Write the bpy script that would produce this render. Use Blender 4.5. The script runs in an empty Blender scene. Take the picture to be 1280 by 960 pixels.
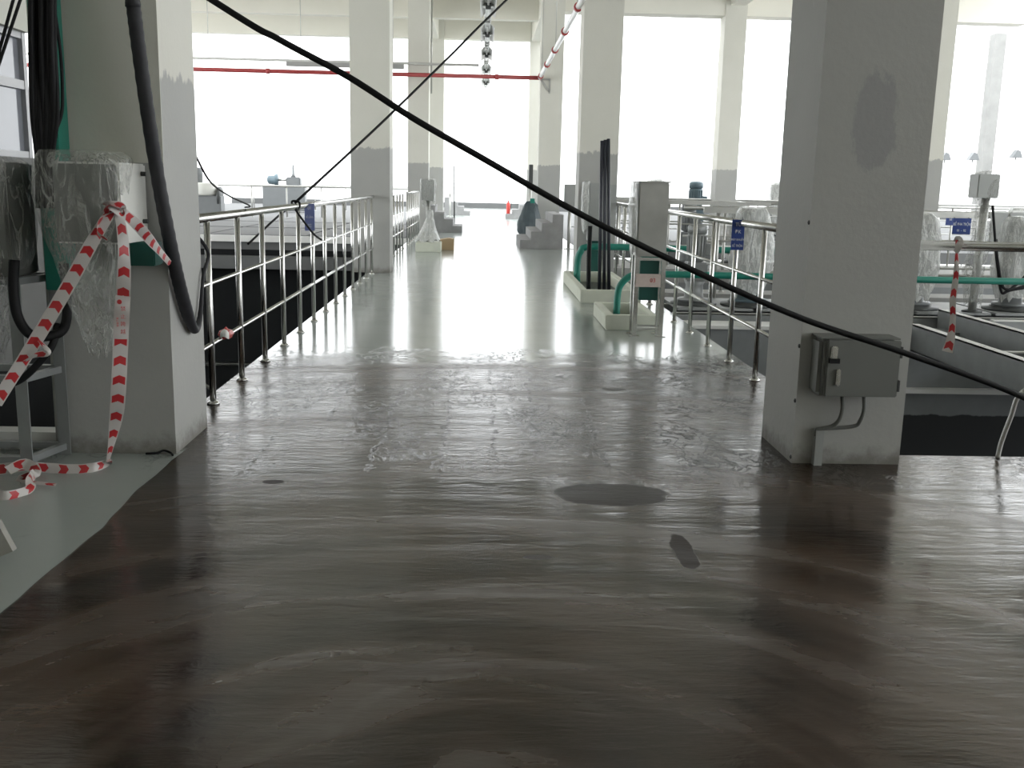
import bpy, bmesh, math, random
from mathutils import Vector, Matrix, noise

sc = bpy.context.scene
C = sc.collection
PI = math.pi
# ------------------------------------------------------------------ camera
F, H = 1260.0, 1.48                       # focal length in pixels of the 1280x960 frame, eye height in metres
YAW, PITCH, ROLL = 0.0330466, 0.1959705, math.radians(1.25)
_d = Vector((math.sin(YAW)*math.cos(PITCH), math.cos(YAW)*math.cos(PITCH), -math.sin(PITCH)))
_r0 = Vector((math.cos(YAW), -math.sin(YAW), 0)); _u0 = _r0.cross(_d)
_r = _r0*math.cos(ROLL) + _u0*math.sin(ROLL); _u = -_r0*math.sin(ROLL) + _u0*math.cos(ROLL)
EYE = Vector((0, 0, H))
cam = bpy.data.objects.new('camera', bpy.data.cameras.new('camera'))
cam.data.sensor_width = 36; cam.data.lens = F/1280*36; cam.data.clip_end = 500; cam.data.clip_start = .05
cam.matrix_world = Matrix(((_r.x, _u.x, -_d.x, 0), (_r.y, _u.y, -_d.y, 0), (_r.z, _u.z, -_d.z, H), (0, 0, 0, 1)))
C.objects.link(cam); sc.camera = cam
def ray(px, py): return _d + _r*((px-640)/F) - _u*((py-480)/F)
def G(px, py, z=0.0):                     # pixel -> point on a horizontal plane
    v = ray(px, py); return EYE + v*((z-H)/v.z)
def PY(px, py, Y):                        # pixel -> point on the transverse plane at distance Y
    v = ray(px, py); return EYE + v*(Y/v.y)
# ------------------------------------------------------------------ light
w = bpy.data.worlds.new('overcast_sky'); sc.world = w; w.use_nodes = True
bgn = w.node_tree.nodes['Background']
bgn.inputs[0].default_value = (.955, .985, 1.0, 1); bgn.inputs[1].default_value = 1.0
sc.view_settings.view_transform = 'Standard'; sc.view_settings.look = 'None'
sc.view_settings.exposure = 2.0; sc.view_settings.gamma = 1.0; sc.view_settings.use_curve_mapping = False

# ------------------------------------------------------------------ materials
M = {}
def newmat(name):
    m = bpy.data.materials.new(name); m.use_nodes = True
    nt = m.node_tree; b = nt.nodes['Principled BSDF']; M[name] = m
    return m, nt, b
def N(nt, t, **kw):
    n = nt.nodes.new(t)
    for k, v in kw.items():
        if k.startswith('i_'): n.inputs[k[2:].replace('_', ' ')].default_value = v
        else: setattr(n, k, v)
    return n
def L(nt, a, b): nt.links.new(a, b)
def math_(nt, op, a, b=None, c=None, clamp=False):
    n = N(nt, 'ShaderNodeMath', operation=op); n.use_clamp = clamp
    for i, v in enumerate((a, b, c)):
        if v is None: continue
        if isinstance(v, (int, float)): n.inputs[i].default_value = v
        else: L(nt, v, n.inputs[i])
    return n.outputs[0]
def mix(nt, f, a, b):
    n = N(nt, 'ShaderNodeMix', data_type='RGBA')
    for s, v in ((n.inputs[0], f), (n.inputs[6], a), (n.inputs[7], b)):
        if isinstance(v, (int, float)): s.default_value = v
        elif isinstance(v, tuple): s.default_value = (*v, 1) if len(v) == 3 else v
        else: L(nt, v, s)
    return n.outputs[2]
def ramp(nt, f, a, b):                    # smooth 0..1 between a and b
    n = N(nt, 'ShaderNodeMapRange', interpolation_type='SMOOTHSTEP'); L(nt, f, n.inputs[0])
    n.inputs[1].default_value = a; n.inputs[2].default_value = b; return n.outputs[0]
def tex(nt, vec, scale, detail=4, rough=.55, dist=0):
    n = N(nt, 'ShaderNodeTexNoise'); n.inputs['Scale'].default_value = scale; n.inputs['Detail'].default_value = detail
    n.inputs['Roughness'].default_value = rough; n.inputs['Distortion'].default_value = dist
    L(nt, vec, n.inputs['Vector']); return n.outputs['Fac']
def scaled(nt, vec, s, loc=(0, 0, 0)):
    n = N(nt, 'ShaderNodeMapping'); n.inputs['Scale'].default_value = s; n.inputs['Location'].default_value = loc
    L(nt, vec, n.inputs['Vector']); return n.outputs[0]
def obj_co(nt): return N(nt, 'ShaderNodeTexCoord').outputs['Object']
def bump(nt, b, h, strength, dist=.01):
    n = N(nt, 'ShaderNodeBump'); n.inputs['Strength'].default_value = strength; n.inputs['Distance'].default_value = dist
    L(nt, h, n.inputs['Height']); L(nt, n.outputs[0], b.inputs['Normal'])
def simple(name, col, rough=.5, metal=0.0, var=.12, vscale=4.0, bmp=0.0, spec=.5):
    m, nt, b = newmat(name); co = obj_co(nt)
    f = tex(nt, co, vscale, 5)
    L(nt, mix(nt, f, tuple(c*(1-var) for c in col), tuple(min(1, c*(1+var)) for c in col)), b.inputs['Base Color'])
    b.inputs['Roughness'].default_value = rough; b.inputs['Metallic'].default_value = metal
    b.inputs['Specular IOR Level'].default_value = spec
    if bmp: bump(nt, b, tex(nt, co, vscale*6, 6), bmp, .004)
    return m
simple('ceiling_paint', (.82, .80, .72), .8, var=.05, vscale=.8)
simple('deck_concrete', (.115, .118, .118), .8, var=.2, vscale=1.2, bmp=.2)
simple('concrete', (.30, .30, .29), .8, var=.22, vscale=2.5, bmp=.3)
simple('stair_concrete', (.27, .27, .27), .85, var=.3, vscale=4, bmp=.4)
simple('kerb_concrete', (.60, .62, .53), .75, var=.12, vscale=5, bmp=.25)
simple('pale_ground', (.88, .88, .87), .9, var=.03, vscale=.3)
simple('stainless', (.62, .62, .60), .24, 1.0, var=.08, vscale=9)
simple('galvanised', (.48, .48, .46), .42, .7, var=.15, vscale=8)
simple('steel_grey', (.26, .27, .27), .5, .3, var=.2, vscale=5)
simple('flange_edge', (.66, .66, .64), .5, .2, var=.1)
simple('dark_steel', (.07, .075, .075), .5, .3, var=.2)
simple('cabinet_grey', (.33, .34, .33), .45, .1, var=.05, vscale=3)
simple('box_grey', (.155, .16, .15), .5, .0, var=.07, vscale=3)
simple('cabinet_white', (.68, .68, .64), .45, var=.04)
simple('green_plastic', (.015, .20, .15), .38, var=.15)
simple('green_dark', (.010, .085, .07), .42, var=.15)
simple('black_rubber', (.008, .008, .009), .6, var=.3, vscale=20, spec=.25)
simple('dark_pipe', (.035, .038, .05), .35, var=.2)
simple('hose_grey', (.030, .030, .034), .6, var=.35, vscale=14, spec=.3)
simple('red_pipe', (.42, .06, .06), .4, var=.1)
simple('red_paint', (.50, .05, .04), .4, var=.1)
simple('orange_red', (.62, .13, .07), .5, var=.1)
simple('sign_blue', (.015, .045, .22), .4, var=.06)
simple('sign_pale_blue', (.20, .24, .50), .4, var=.06)
simple('print_white', (.75, .78, .82), .5, var=.02)
simple('print_red', (.55, .05, .05), .6, var=.05)
simple('lamp_white', (.80, .80, .78), .35, var=.03)
simple('motor_blue', (.10, .145, .17), .45, .1, var=.1)
simple('motor_grey', (.17, .18, .185), .45, .1, var=.1)
simple('carton', (.45, .33, .20), .8, var=.12)
simple('timber', (.30, .29, .26), .75, var=.25, vscale=12, bmp=.2)
simple('tarp', (.055, .075, .085), .5, var=.4, vscale=5)
simple('window_frame', (.36, .36, .37), .4, .5, var=.05)
simple('wall_paint', (.62, .62, .56), .8, var=.06, vscale=1.5)
simple('dado_grey', (.16, .16, .155), .7, var=.12, vscale=2)
simple('brass', (.35, .30, .20), .35, .9, var=.1)
simple('pit_floor', (.006, .007, .0075), .3, var=.3, spec=.3)  # near black: the darkness down in the pits is put into this colour
simple('paper', (.62, .52, .48), .8, var=.15, vscale=20)
m, nt, b = newmat('glass'); b.inputs['Base Color'].default_value = (.22, .23, .26, 1); b.inputs['Roughness'].default_value = .08
b.inputs['Alpha'].default_value = .93
# clear wrapping film
def film(name, col, lo, hi, rough):
    m, nt, b = newmat(name); co = obj_co(nt)
    f = tex(nt, scaled(nt, co, (13, 13, 3.5)), 1.0, 5, .6, 1.2)            # creases run mostly downwards
    fold = ramp(nt, math_(nt, 'ABSOLUTE', math_(nt, 'SUBTRACT', f, .5)), .07, .0)
    b.inputs['Base Color'].default_value = (*col, 1); b.inputs['Roughness'].default_value = rough
    L(nt, math_(nt, 'MULTIPLY_ADD', fold, hi-lo, lo, True), b.inputs['Alpha'])
    bump(nt, b, math_(nt, 'ADD', f, math_(nt, 'MULTIPLY', tex(nt, co, 22, 4, .55, .8), .35)), .9, .03)
film('clear_film', (.50, .51, .48), .16, .50, .12)
film('white_film', (.66, .67, .65), .62, .88, .25)
# pillar paint: primer grey below a ragged line at about two metres, cream paint above, scuffs and a dirty foot
def pillar_mat(name, line, patch=None, front=None):
    m, nt, b = newmat(name); co = obj_co(nt)
    s = N(nt, 'ShaderNodeSeparateXYZ'); L(nt, co, s.inputs[0]); z = s.outputs[2]
    n1 = tex(nt, scaled(nt, co, (9, 9, 5)), 1.0, 6, .65)
    up = ramp(nt, math_(nt, 'ADD', z, math_(nt, 'MULTIPLY_ADD', n1, .26, -.13)), line-.015, line+.015)
    if front:                              # the front was painted down to a straight lower edge
        fz, fy = front; mf = math_(nt, 'LESS_THAN', s.outputs[1], fy)
        up = math_(nt, 'MAXIMUM', up, math_(nt, 'MULTIPLY', mf, math_(nt, 'GREATER_THAN', z, fz)))
    blot = tex(nt, co, 1.7, 5)
    low = mix(nt, blot, (.36, .36, .345), (.43, .43, .41)); hi = mix(nt, blot, (.63, .62, .55), (.70, .69, .63))
    col = mix(nt, up, low, hi)
    foot = ramp(nt, math_(nt, 'ADD', z, math_(nt, 'MULTIPLY', tex(nt, co, 11, 6, .7), .22)), .24, .10)
    col = mix(nt, math_(nt, 'MULTIPLY', foot, .75), col, (.13, .12, .10))
    scuff = ramp(nt, tex(nt, scaled(nt, co, (16, 16, 5)), 1.2, 8, .75), .66, .74)
    col = mix(nt, math_(nt, 'MULTIPLY', scuff, .35), col, (.66, .66, .66))
    if patch:                              # a skim-coat repair with a ragged outline on the pillar's face
        px, pz, rx, rz = patch
        ex = math_(nt, 'DIVIDE', math_(nt, 'SUBTRACT', s.outputs[0], px), rx); ez = math_(nt, 'DIVIDE', math_(nt, 'SUBTRACT', z, pz), rz)
        dd = math_(nt, 'SQRT', math_(nt, 'ADD', math_(nt, 'MULTIPLY', ex, ex), math_(nt, 'MULTIPLY', ez, ez)))
        dd = math_(nt, 'ADD', dd, math_(nt, 'MULTIPLY_ADD', tex(nt, scaled(nt, co, (12, 12, 5)), 1, 6, .7), 1.3, -.65))
        col = mix(nt, math_(nt, 'MULTIPLY', ramp(nt, dd, 1.0, .8), .55), col, (.27, .27, .28))
    L(nt, col, b.inputs['Base Color']); b.inputs['Roughness'].default_value = .7
    bump(nt, b, math_(nt, 'ADD', tex(nt, co, 30, 6), math_(nt, 'MULTIPLY', tex(nt, co, 3, 3), 2)), .25, .006)
pillar_mat('pillar_paint', 2.0); pillar_mat('pillar_paint_front', 2.0, front=(1.545, 5.355)); pillar_mat('pillar_paint_patched', 9.0, (2.03, 1.83, .13, .27))
# pit lining: grey render above, black bitumen coat below a dripping edge
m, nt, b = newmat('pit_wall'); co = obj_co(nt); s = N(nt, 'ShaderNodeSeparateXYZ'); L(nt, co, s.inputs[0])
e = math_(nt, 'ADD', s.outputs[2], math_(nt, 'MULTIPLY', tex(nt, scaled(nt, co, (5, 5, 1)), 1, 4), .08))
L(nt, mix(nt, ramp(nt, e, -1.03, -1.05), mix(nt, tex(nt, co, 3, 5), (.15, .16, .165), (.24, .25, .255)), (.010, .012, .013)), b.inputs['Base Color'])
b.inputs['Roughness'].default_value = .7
simple('pit_shade_black', (.0045, .0055, .006), .7, var=.3, spec=.2)  # uncoated pit walls, with the shade of the deep pit put into their colour
# walkway floor: wet brown primer near, grey epoxy beyond and on the left
m, nt, b = newmat('floor_epoxy'); co = obj_co(nt); s = N(nt, 'ShaderNodeSeparateXYZ'); L(nt, co, s.inputs[0])
X, Y = s.outputs[0], s.outputs[1]
wob = math_(nt, 'MULTIPLY_ADD', tex(nt, co, 1.6, 5), .9, -.45)
wobf = math_(nt, 'MULTIPLY_ADD', tex(nt, co, 1.3, 2), .14, -.07)
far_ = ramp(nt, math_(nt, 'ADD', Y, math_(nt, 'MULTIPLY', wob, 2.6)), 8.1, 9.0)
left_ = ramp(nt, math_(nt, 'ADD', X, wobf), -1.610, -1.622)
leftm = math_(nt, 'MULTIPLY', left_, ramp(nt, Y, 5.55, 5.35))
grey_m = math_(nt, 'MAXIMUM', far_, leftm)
# trowel arcs about a point near the camera
dx = math_(nt, 'SUBTRACT', X, .05); dy = math_(nt, 'SUBTRACT', Y, 1.95)
rad = math_(nt, 'SQRT', math_(nt, 'ADD', math_(nt, 'MULTIPLY', dx, dx), math_(nt, 'MULTIPLY', math_(nt, 'MULTIPLY', dy, dy), 1.0)))
ang = math_(nt, 'ARCTAN2', dx, dy)
cv = N(nt, 'ShaderNodeCombineXYZ'); L(nt, math_(nt, 'MULTIPLY', rad, 3.6), cv.inputs[0]); L(nt, math_(nt, 'MULTIPLY', ang, .9), cv.inputs[1])
arcs = tex(nt, cv.outputs[0], 1.0, 4, .5, .25)
streak = tex(nt, scaled(nt, co, (.8, 4.5, 1)), 1.2, 6, .6, .3)
blotch = tex(nt, co, .9, 5, .55)
fine = tex(nt, scaled(nt, co, (9, 26, 1)), 1.0, 5, .6, .8)
mud = math_(nt, 'ADD', math_(nt, 'MULTIPLY', arcs, .55), math_(nt, 'MULTIPLY', blotch, .45))
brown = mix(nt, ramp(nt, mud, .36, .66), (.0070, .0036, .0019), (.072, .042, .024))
brown = mix(nt, math_(nt, 'MULTIPLY', ramp(nt, arcs, .54, .70), .6), brown, (.085, .074, .062))
brown = mix(nt, math_(nt, 'MULTIPLY', ramp(nt, streak, .55, .72), .40), brown, (.055, .045, .037))
def spot(cx, cy, rx, ry, wobble=.9):
    ex = math_(nt, 'DIVIDE', math_(nt, 'SUBTRACT', X, cx), rx); ey = math_(nt, 'DIVIDE', math_(nt, 'SUBTRACT', Y, cy), ry)
    q = math_(nt, 'SQRT', math_(nt, 'ADD', math_(nt, 'MULTIPLY', ex, ex), math_(nt, 'MULTIPLY', ey, ey)))
    q = math_(nt, 'ADD', q, math_(nt, 'MULTIPLY_ADD', tex(nt, co, 7, 4), wobble, -wobble/2))
    return ramp(nt, q, 1.0, .85)
stain = spot(.66, 4.72, .30, .20, .5)
for a_ in ((.86, 3.95, .05, .22, .9), (.25, 3.86, .07, .03, 1.2), (-1.02, 4.86, .06, .04, 1.2)): stain = math_(nt, 'MAXIMUM', stain, spot(*a_))
brown = mix(nt, math_(nt, 'MULTIPLY', stain, .85), brown, (.016, .010, .008))
def ring(cx, cy, R, wd, x0, x1):
    ex = math_(nt, 'SUBTRACT', X, cx); ey = math_(nt, 'SUBTRACT', Y, cy)
    q = math_(nt, 'SQRT', math_(nt, 'ADD', math_(nt, 'MULTIPLY', ex, ex), math_(nt, 'MULTIPLY', ey, ey)))
    q = math_(nt, 'ADD', q, math_(nt, 'MULTIPLY_ADD', tex(nt, co, 4, 4), .12, -.06))
    q = ramp(nt, math_(nt, 'ABSOLUTE', math_(nt, 'SUBTRACT', q, R)), wd, wd*.2)
    q = math_(nt, 'MULTIPLY', q, math_(nt, 'MULTIPLY', ramp(nt, X, x0, x0+.25), ramp(nt, X, x1, x1-.25)))
    return math_(nt, 'MULTIPLY', math_(nt, 'MULTIPLY', q, ramp(nt, ey, 0, .05)), ramp(nt, tex(nt, co, 9, 4), .3, .6))
for a_ in ((.0, 2.42, .42, .035, -.5, .45), (-.05, 1.35, 2.14, .045, -.95, .45), (-.1, 1.9, 1.15, .05, -.9, .2), (.6, 1.6, 1.9, .06, .3, 1.7)):
    brown = mix(nt, math_(nt, 'MULTIPLY', ring(*a_), .5), brown, (.13, .115, .10))
brown = mix(nt, math_(nt, 'MULTIPLY', ring(-.5, -3.2, 7.85, .06, -1.5, .5), .8), brown, (.010, .007, .006))
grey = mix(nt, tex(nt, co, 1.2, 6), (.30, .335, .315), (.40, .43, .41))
grey = mix(nt, math_(nt, 'MULTIPLY', ramp(nt, tex(nt, scaled(nt, co, (2, 7, 1)), 1.5, 6, .7), .60, .70), .35), grey, (.20, .21, .20))
BASE = (brown, grey)
rb = math_(nt, 'ADD', math_(nt, 'MULTIPLY_ADD', streak, .20, .04), math_(nt, 'MULTIPLY', ramp(nt, arcs, .42, .66), .16))
rb = math_(nt, 'ADD', rb, math_(nt, 'MULTIPLY', stain, .25))
rg = math_(nt, 'ADD', math_(nt, 'MULTIPLY_ADD', tex(nt, co, 3, 4), .10, .09), math_(nt, 'MULTIPLY', leftm, .22))
mr = N(nt, 'ShaderNodeMix', data_type='FLOAT'); L(nt, grey_m, mr.inputs[0]); L(nt, rb, mr.inputs[2]); L(nt, rg, mr.inputs[3])
L(nt, mr.outputs[0], b.inputs['Roughness']); b.inputs['IOR'].default_value = 1.62
crk = tex(nt, scaled(nt, co, (5, 3.2, 1)), 1.6, 7, .62, 1.6)
crk = ramp(nt, math_(nt, 'ABSOLUTE', math_(nt, 'SUBTRACT', crk, .5)), .045, .0)      # thin curling ridges of dragged primer
crk = math_(nt, 'MULTIPLY', crk, ramp(nt, tex(nt, scaled(nt, co, (1.4, .7, 1)), 1.3, 3), .46, .58))
crk = math_(nt, 'MULTIPLY', crk, math_(nt, 'MULTIPLY', ramp(nt, Y, 4.6, 5.6), ramp(nt, Y, 9.2, 8.6)))
wl_ = math_(nt, 'MULTIPLY_ADD', tex(nt, scaled(nt, co, (1.5, 1.5, 1)), 1.5, 5, .7), .22, -.11)
brk = ramp(nt, tex(nt, scaled(nt, co, (9, 5, 1)), 1.2, 6, .7), .47, .56)
for lx_, y0_, y1_ in ((-1.21, 4.8, 6.4), (-.95, 5.6, 8.0), (-.56, 4.9, 7.6), (-.20, 4.9, 8.3), (.09, 5.2, 8.4), (.36, 5.8, 8.2), (.70, 5.0, 7.6)):   # drag marks left along the walkway
    q = ramp(nt, math_(nt, 'ABSOLUTE', math_(nt, 'ADD', math_(nt, 'SUBTRACT', X, lx_), wl_)), .022, .006)
    q = math_(nt, 'MULTIPLY', math_(nt, 'MULTIPLY', q, brk), math_(nt, 'MULTIPLY', ramp(nt, Y, y0_, y0_+.4), ramp(nt, Y, y1_, y1_-.5)))
    crk = math_(nt, 'MAXIMUM', crk, q)
crease = ramp(nt, Y, 4.4, 6.2)
bh = math_(nt, 'ADD', math_(nt, 'MULTIPLY', fine, math_(nt, 'MULTIPLY_ADD', crease, .8, .2)), math_(nt, 'MULTIPLY', streak, .9))
bh = math_(nt, 'MULTIPLY', bh, math_(nt, 'MULTIPLY_ADD', grey_m, -.88, 1.0))
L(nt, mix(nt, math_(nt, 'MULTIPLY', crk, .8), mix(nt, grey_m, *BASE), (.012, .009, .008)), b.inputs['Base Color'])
bh = math_(nt, 'ADD', bh, math_(nt, 'MULTIPLY', crk, .7))
bump(nt, b, bh, .5, .011)
dull = math_(nt, 'MAXIMUM', math_(nt, 'MULTIPLY', crk, .85), math_(nt, 'MULTIPLY', stain, .6))
L(nt, math_(nt, 'MULTIPLY_ADD', dull, -.5, .5), b.inputs['Specular IOR Level'])
# barrier tape: UV.x across, UV.y along in tape widths; red chevrons on white, one plain stretch for the print
m, nt, b = newmat('barrier_tape'); uv = N(nt, 'ShaderNodeUVMap'); s = N(nt, 'ShaderNodeSeparateXYZ'); L(nt, uv.outputs[0], s.inputs[0])
ch = math_(nt, 'FRACT', math_(nt, 'ADD', math_(nt, 'MULTIPLY', s.outputs[1], .62), math_(nt, 'MULTIPLY', math_(nt, 'ABSOLUTE', math_(nt, 'SUBTRACT', s.outputs[0], .5)), -.36)))
redm = math_(nt, 'LESS_THAN', ch, .40)
edge = math_(nt, 'LESS_THAN', math_(nt, 'ABSOLUTE', math_(nt, 'SUBTRACT', s.outputs[0], .5)), .40)
L(nt, mix(nt, math_(nt, 'MULTIPLY', redm, edge), (.52, .49, .47), (.45, .03, .035)), b.inputs['Base Color']); b.inputs['Roughness'].default_value = .35
m, nt, b = newmat('tape_plain'); b.inputs['Base Color'].default_value = (.52, .49, .47, 1); b.inputs['Roughness'].default_value = .35

# ------------------------------------------------------------------ mesh helpers
class MB:
    def __init__(s): s.v = []; s.f = []; s.sm = []
    def add(s, vs, fs, smooth=False):
        o = len(s.v); s.v += [tuple(v) for v in vs]; s.f += [tuple(i+o for i in f) for f in fs]; s.sm += [smooth]*len(fs); return s
    def box(s, x0, x1, y0, y1, z0, z1, bev=0.0):
        if bev <= 0:
            vs = [(x, y, z) for z in (z0, z1) for y in (y0, y1) for x in (x0, x1)]
            return s.add(vs, [(0, 2, 3, 1), (4, 5, 7, 6), (0, 1, 5, 4), (2, 6, 7, 3), (0, 4, 6, 2), (1, 3, 7, 5)])
        bm = bmesh.new(); bmesh.ops.create_cube(bm, size=1.0)
        for v in bm.verts: v.co = Vector(((x0+x1)/2+v.co.x*(x1-x0), (y0+y1)/2+v.co.y*(y1-y0), (z0+z1)/2+v.co.z*(z1-z0)))
        bmesh.ops.bevel(bm, geom=bm.edges[:], offset=bev, segments=2, affect='EDGES')
        bm.verts.index_update()
        s.add([v.co[:] for v in bm.verts], [[v.index for v in f.verts] for f in bm.faces]); bm.free(); return s
    def tube(s, pts, r, n=10, cap=True, smooth=True):
        pts = [Vector(p) for p in pts]; k = len(pts); rs = r if isinstance(r, (list, tuple)) else [r]*k
        t0 = (pts[1]-pts[0]).normalized(); ref = Vector((0, 0, 1)) if abs(t0.z) < .9 else Vector((1, 0, 0))
        nrm = t0.cross(ref).normalized(); vs = []
        for i, p in enumerate(pts):
            t = (pts[min(i+1, k-1)]-pts[max(i-1, 0)]).normalized()
            nrm = (nrm-t*nrm.dot(t)).normalized(); bn = t.cross(nrm)
            vs += [p+(nrm*math.cos(a)+bn*math.sin(a))*rs[i] for a in (2*PI*j/n for j in range(n))]
        fs = [(i*n+j, i*n+(j+1) % n, (i+1)*n+(j+1) % n, (i+1)*n+j) for i in range(k-1) for j in range(n)]
        s.add(vs, fs, smooth)
        if cap: s.add(vs[:n], [tuple(range(n-1, -1, -1))]); s.add(vs[-n:], [tuple(range(n))])
        return s
    def lathe(s, c, prof, n=20, axis='z', smooth=True):    # prof = [(radius, height)]
        vs = []
        for r_, h_ in prof:
            for j in range(n):
                a = 2*PI*j/n; p = (r_*math.cos(a), r_*math.sin(a), h_)
                if axis == 'x': p = (h_, r_*math.cos(a), r_*math.sin(a))
                if axis == 'y': p = (r_*math.sin(a), h_, r_*math.cos(a))
                vs.append((c[0]+p[0], c[1]+p[1], c[2]+p[2]))
        k = len(prof)
        fs = [(i*n+j, i*n+(j+1) % n, (i+1)*n+(j+1) % n, (i+1)*n+j) for i in range(k-1) for j in range(n)]
        fs += [tuple(range(n-1, -1, -1)), tuple((k-1)*n+j for j in range(n))]
        return s.add(vs, fs, False) if not smooth else s.add(vs, fs[:-2], True).add(vs[:n], [fs[-2]]).add(vs[-n:], [tuple(range(n))])
    def prism(s, poly, d0, d1, axis='y'):                   # polygon in the plane across axis
        n = len(poly)
        def P(a, b, d): return {'y': (a, d, b), 'x': (d, a, b), 'z': (a, b, d)}[axis]
        vs = [P(a, b, d0) for a, b in poly]+[P(a, b, d1) for a, b in poly]
        return s.add(vs, [tuple(range(n)), tuple(range(2*n-1, n-1, -1))]+[(i, i+n, (i+1) % n+n, (i+1) % n) for i in range(n)])
    def bar(s, a, b, wx, wy):                               # square bar between two points
        a, b = Vector(a), Vector(b); t = (b-a).normalized(); ref = Vector((0, 1, 0)) if abs(t.y) < .9 else Vector((0, 0, 1))
        u = t.cross(ref).normalized(); v = t.cross(u)
        vs = [p+u*(sx*wx/2)+v*(sy*wy/2) for p in (a, b) for sy in (-1, 1) for sx in (-1, 1)]
        return s.add(vs, [(0, 2, 3, 1), (4, 5, 7, 6), (0, 1, 5, 4), (2, 6, 7, 3), (0, 4, 6, 2), (1, 3, 7, 5)])
    def mesh(s, name):
        me = bpy.data.meshes.new(name); me.from_pydata(s.v, [], s.f); me.polygons.foreach_set('use_smooth', s.sm)
        bm = bmesh.new(); bm.from_mesh(me); bmesh.ops.remove_doubles(bm, verts=bm.verts, dist=1e-5)
        bmesh.ops.recalc_face_normals(bm, faces=bm.faces); bm.to_mesh(me); bm.free(); return me
    def build(s, name, mat, parent=None):
        return link(name, s.mesh(name), mat, parent)
def link(name, me, mat=None, parent=None, loc=None):
    if mat and not me.materials: me.materials.append(M[mat])
    o = bpy.data.objects.new(name, me); C.objects.link(o)
    if loc is not None: o.location = loc
    if parent: o.parent = parent
    return o
def tag(o, label=None, cat=None, group=None, kind=None):
    for k, v in (('label', label), ('category', cat), ('group', group), ('kind', kind)):
        if v: o[k] = v
    return o
def thing(name, label, cat, loc=(0, 0, 0), group=None, rz=0):
    o = bpy.data.objects.new(name, None); C.objects.link(o); o.location = loc; o.rotation_euler.z = rz; o.empty_display_size = .1
    return tag(o, label, cat, group)
def copy_tree(o, parent=None):
    c = o.copy(); C.objects.link(c); c.parent = parent
    for ch in list(o.children): copy_tree(ch, c)
    return c
def struct(name, mb, mat, label=None): return tag(mb.build(name, mat), label, kind='structure')
def curve_pts(ctrl, n=8):                                   # Catmull-Rom through control points
    P = [Vector(p) for p in ctrl]; P = [P[0]*2-P[1]]+P+[P[-1]*2-P[-2]]; out = []
    for i in range(1, len(P)-2):
        for k in range(n):
            t = k/n; a, b_, c, d = P[i-1], P[i], P[i+1], P[i+2]
            out.append(.5*((2*b_)+(c-a)*t+(2*a-5*b_+4*c-d)*t*t+(3*b_-a-3*c+d)*t**3))
    out.append(P[-2]); return out
def text_mesh(name, body, size, mat, parent, loc, rot, align='CENTER', wide=1.0):
    cu = bpy.data.curves.new(name, 'FONT'); cu.body = body; cu.size = size; cu.align_x = align; cu.align_y = 'CENTER'; cu.extrude = .0006; cu.resolution_u = 2
    t = bpy.data.objects.new(name, cu); C.objects.link(t)
    bpy.context.view_layer.update()
    me = bpy.data.meshes.new_from_object(t.evaluated_get(bpy.context.evaluated_depsgraph_get()))
    bpy.data.objects.remove(t); me.materials.clear(); me.materials.append(M[mat])
    o = link(name, me, None, parent, loc); o.rotation_euler = rot; o.scale = (wide, 1, 1); return o

# ------------------------------------------------------------------ the building
PITL, PITR = -1.86, 2.30                                     # edges of the raised walkway
mb = MB()                                                    # one floor slab: near area across, walkway beyond
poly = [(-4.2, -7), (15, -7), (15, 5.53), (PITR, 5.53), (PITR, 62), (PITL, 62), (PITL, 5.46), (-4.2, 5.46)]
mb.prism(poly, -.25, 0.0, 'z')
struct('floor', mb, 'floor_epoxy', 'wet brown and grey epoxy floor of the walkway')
struct('ground_outside', MB().box(-150, 150, -60, 260, -6.2, -6.0), 'pale_ground')
# pits
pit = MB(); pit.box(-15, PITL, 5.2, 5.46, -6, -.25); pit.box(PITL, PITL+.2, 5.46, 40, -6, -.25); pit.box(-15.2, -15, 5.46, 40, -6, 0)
struct('wall_pit_left', pit, 'pit_shade_black', 'tank wall under the walkway, coloured with the darkness of the pit')
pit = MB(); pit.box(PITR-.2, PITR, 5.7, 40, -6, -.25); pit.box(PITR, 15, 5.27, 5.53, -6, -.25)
struct('wall_pit_right', pit, 'pit_shade_black')
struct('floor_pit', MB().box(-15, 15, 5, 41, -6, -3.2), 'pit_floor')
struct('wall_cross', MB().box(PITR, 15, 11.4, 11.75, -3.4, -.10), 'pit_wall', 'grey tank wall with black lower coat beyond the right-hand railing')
struct('trim_1', MB().box(PITR, 15, 11.28, 11.42, -.80, -.75), 'flange_edge')
struct('trim_2', MB().box(PITR, 4.9, 11.36, 11.8, -.10, -.06), 'flange_edge')
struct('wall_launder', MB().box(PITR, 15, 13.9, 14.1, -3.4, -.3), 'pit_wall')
# left platform, concrete decks in panels
plat = struct('floor_platform', MB().box(-15, PITL, 26.0, 62, -.3, 0), 'deck_concrete', 'grey concrete tank deck beyond the pit')
for i in range(5):
    for j in range(3):
        MB().box(-14.8+i*2.58, -12.3+i*2.58, 26.5+j*4.3, 30.5+j*4.3, 0, .05).build('cover_slab', 'deck_concrete', plat)
MB().box(-15, PITL, 25.9, 26.0, -.10, .06).build('deck_lip', 'flange_edge', plat)
MB().box(-15, PITL, 25.5, 26.1, -.75, -.45).build('ledge', 'deck_concrete', plat)
MB().box(-15, PITL, 26.0, 26.2, -6, -.3).build('deck_wall', 'pit_shade_black', plat)
struct('floor_deck_far', MB().box(PITR, 30, 27, 62, -.4, -.1), 'deck_concrete', 'grey concrete tank deck on the far right')
struct('trim_end', MB().box(-15, 30, 61.8, 62.1, -.3, .32), 'deck_concrete', 'low concrete parapet closing the far end of the walkway')
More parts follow.
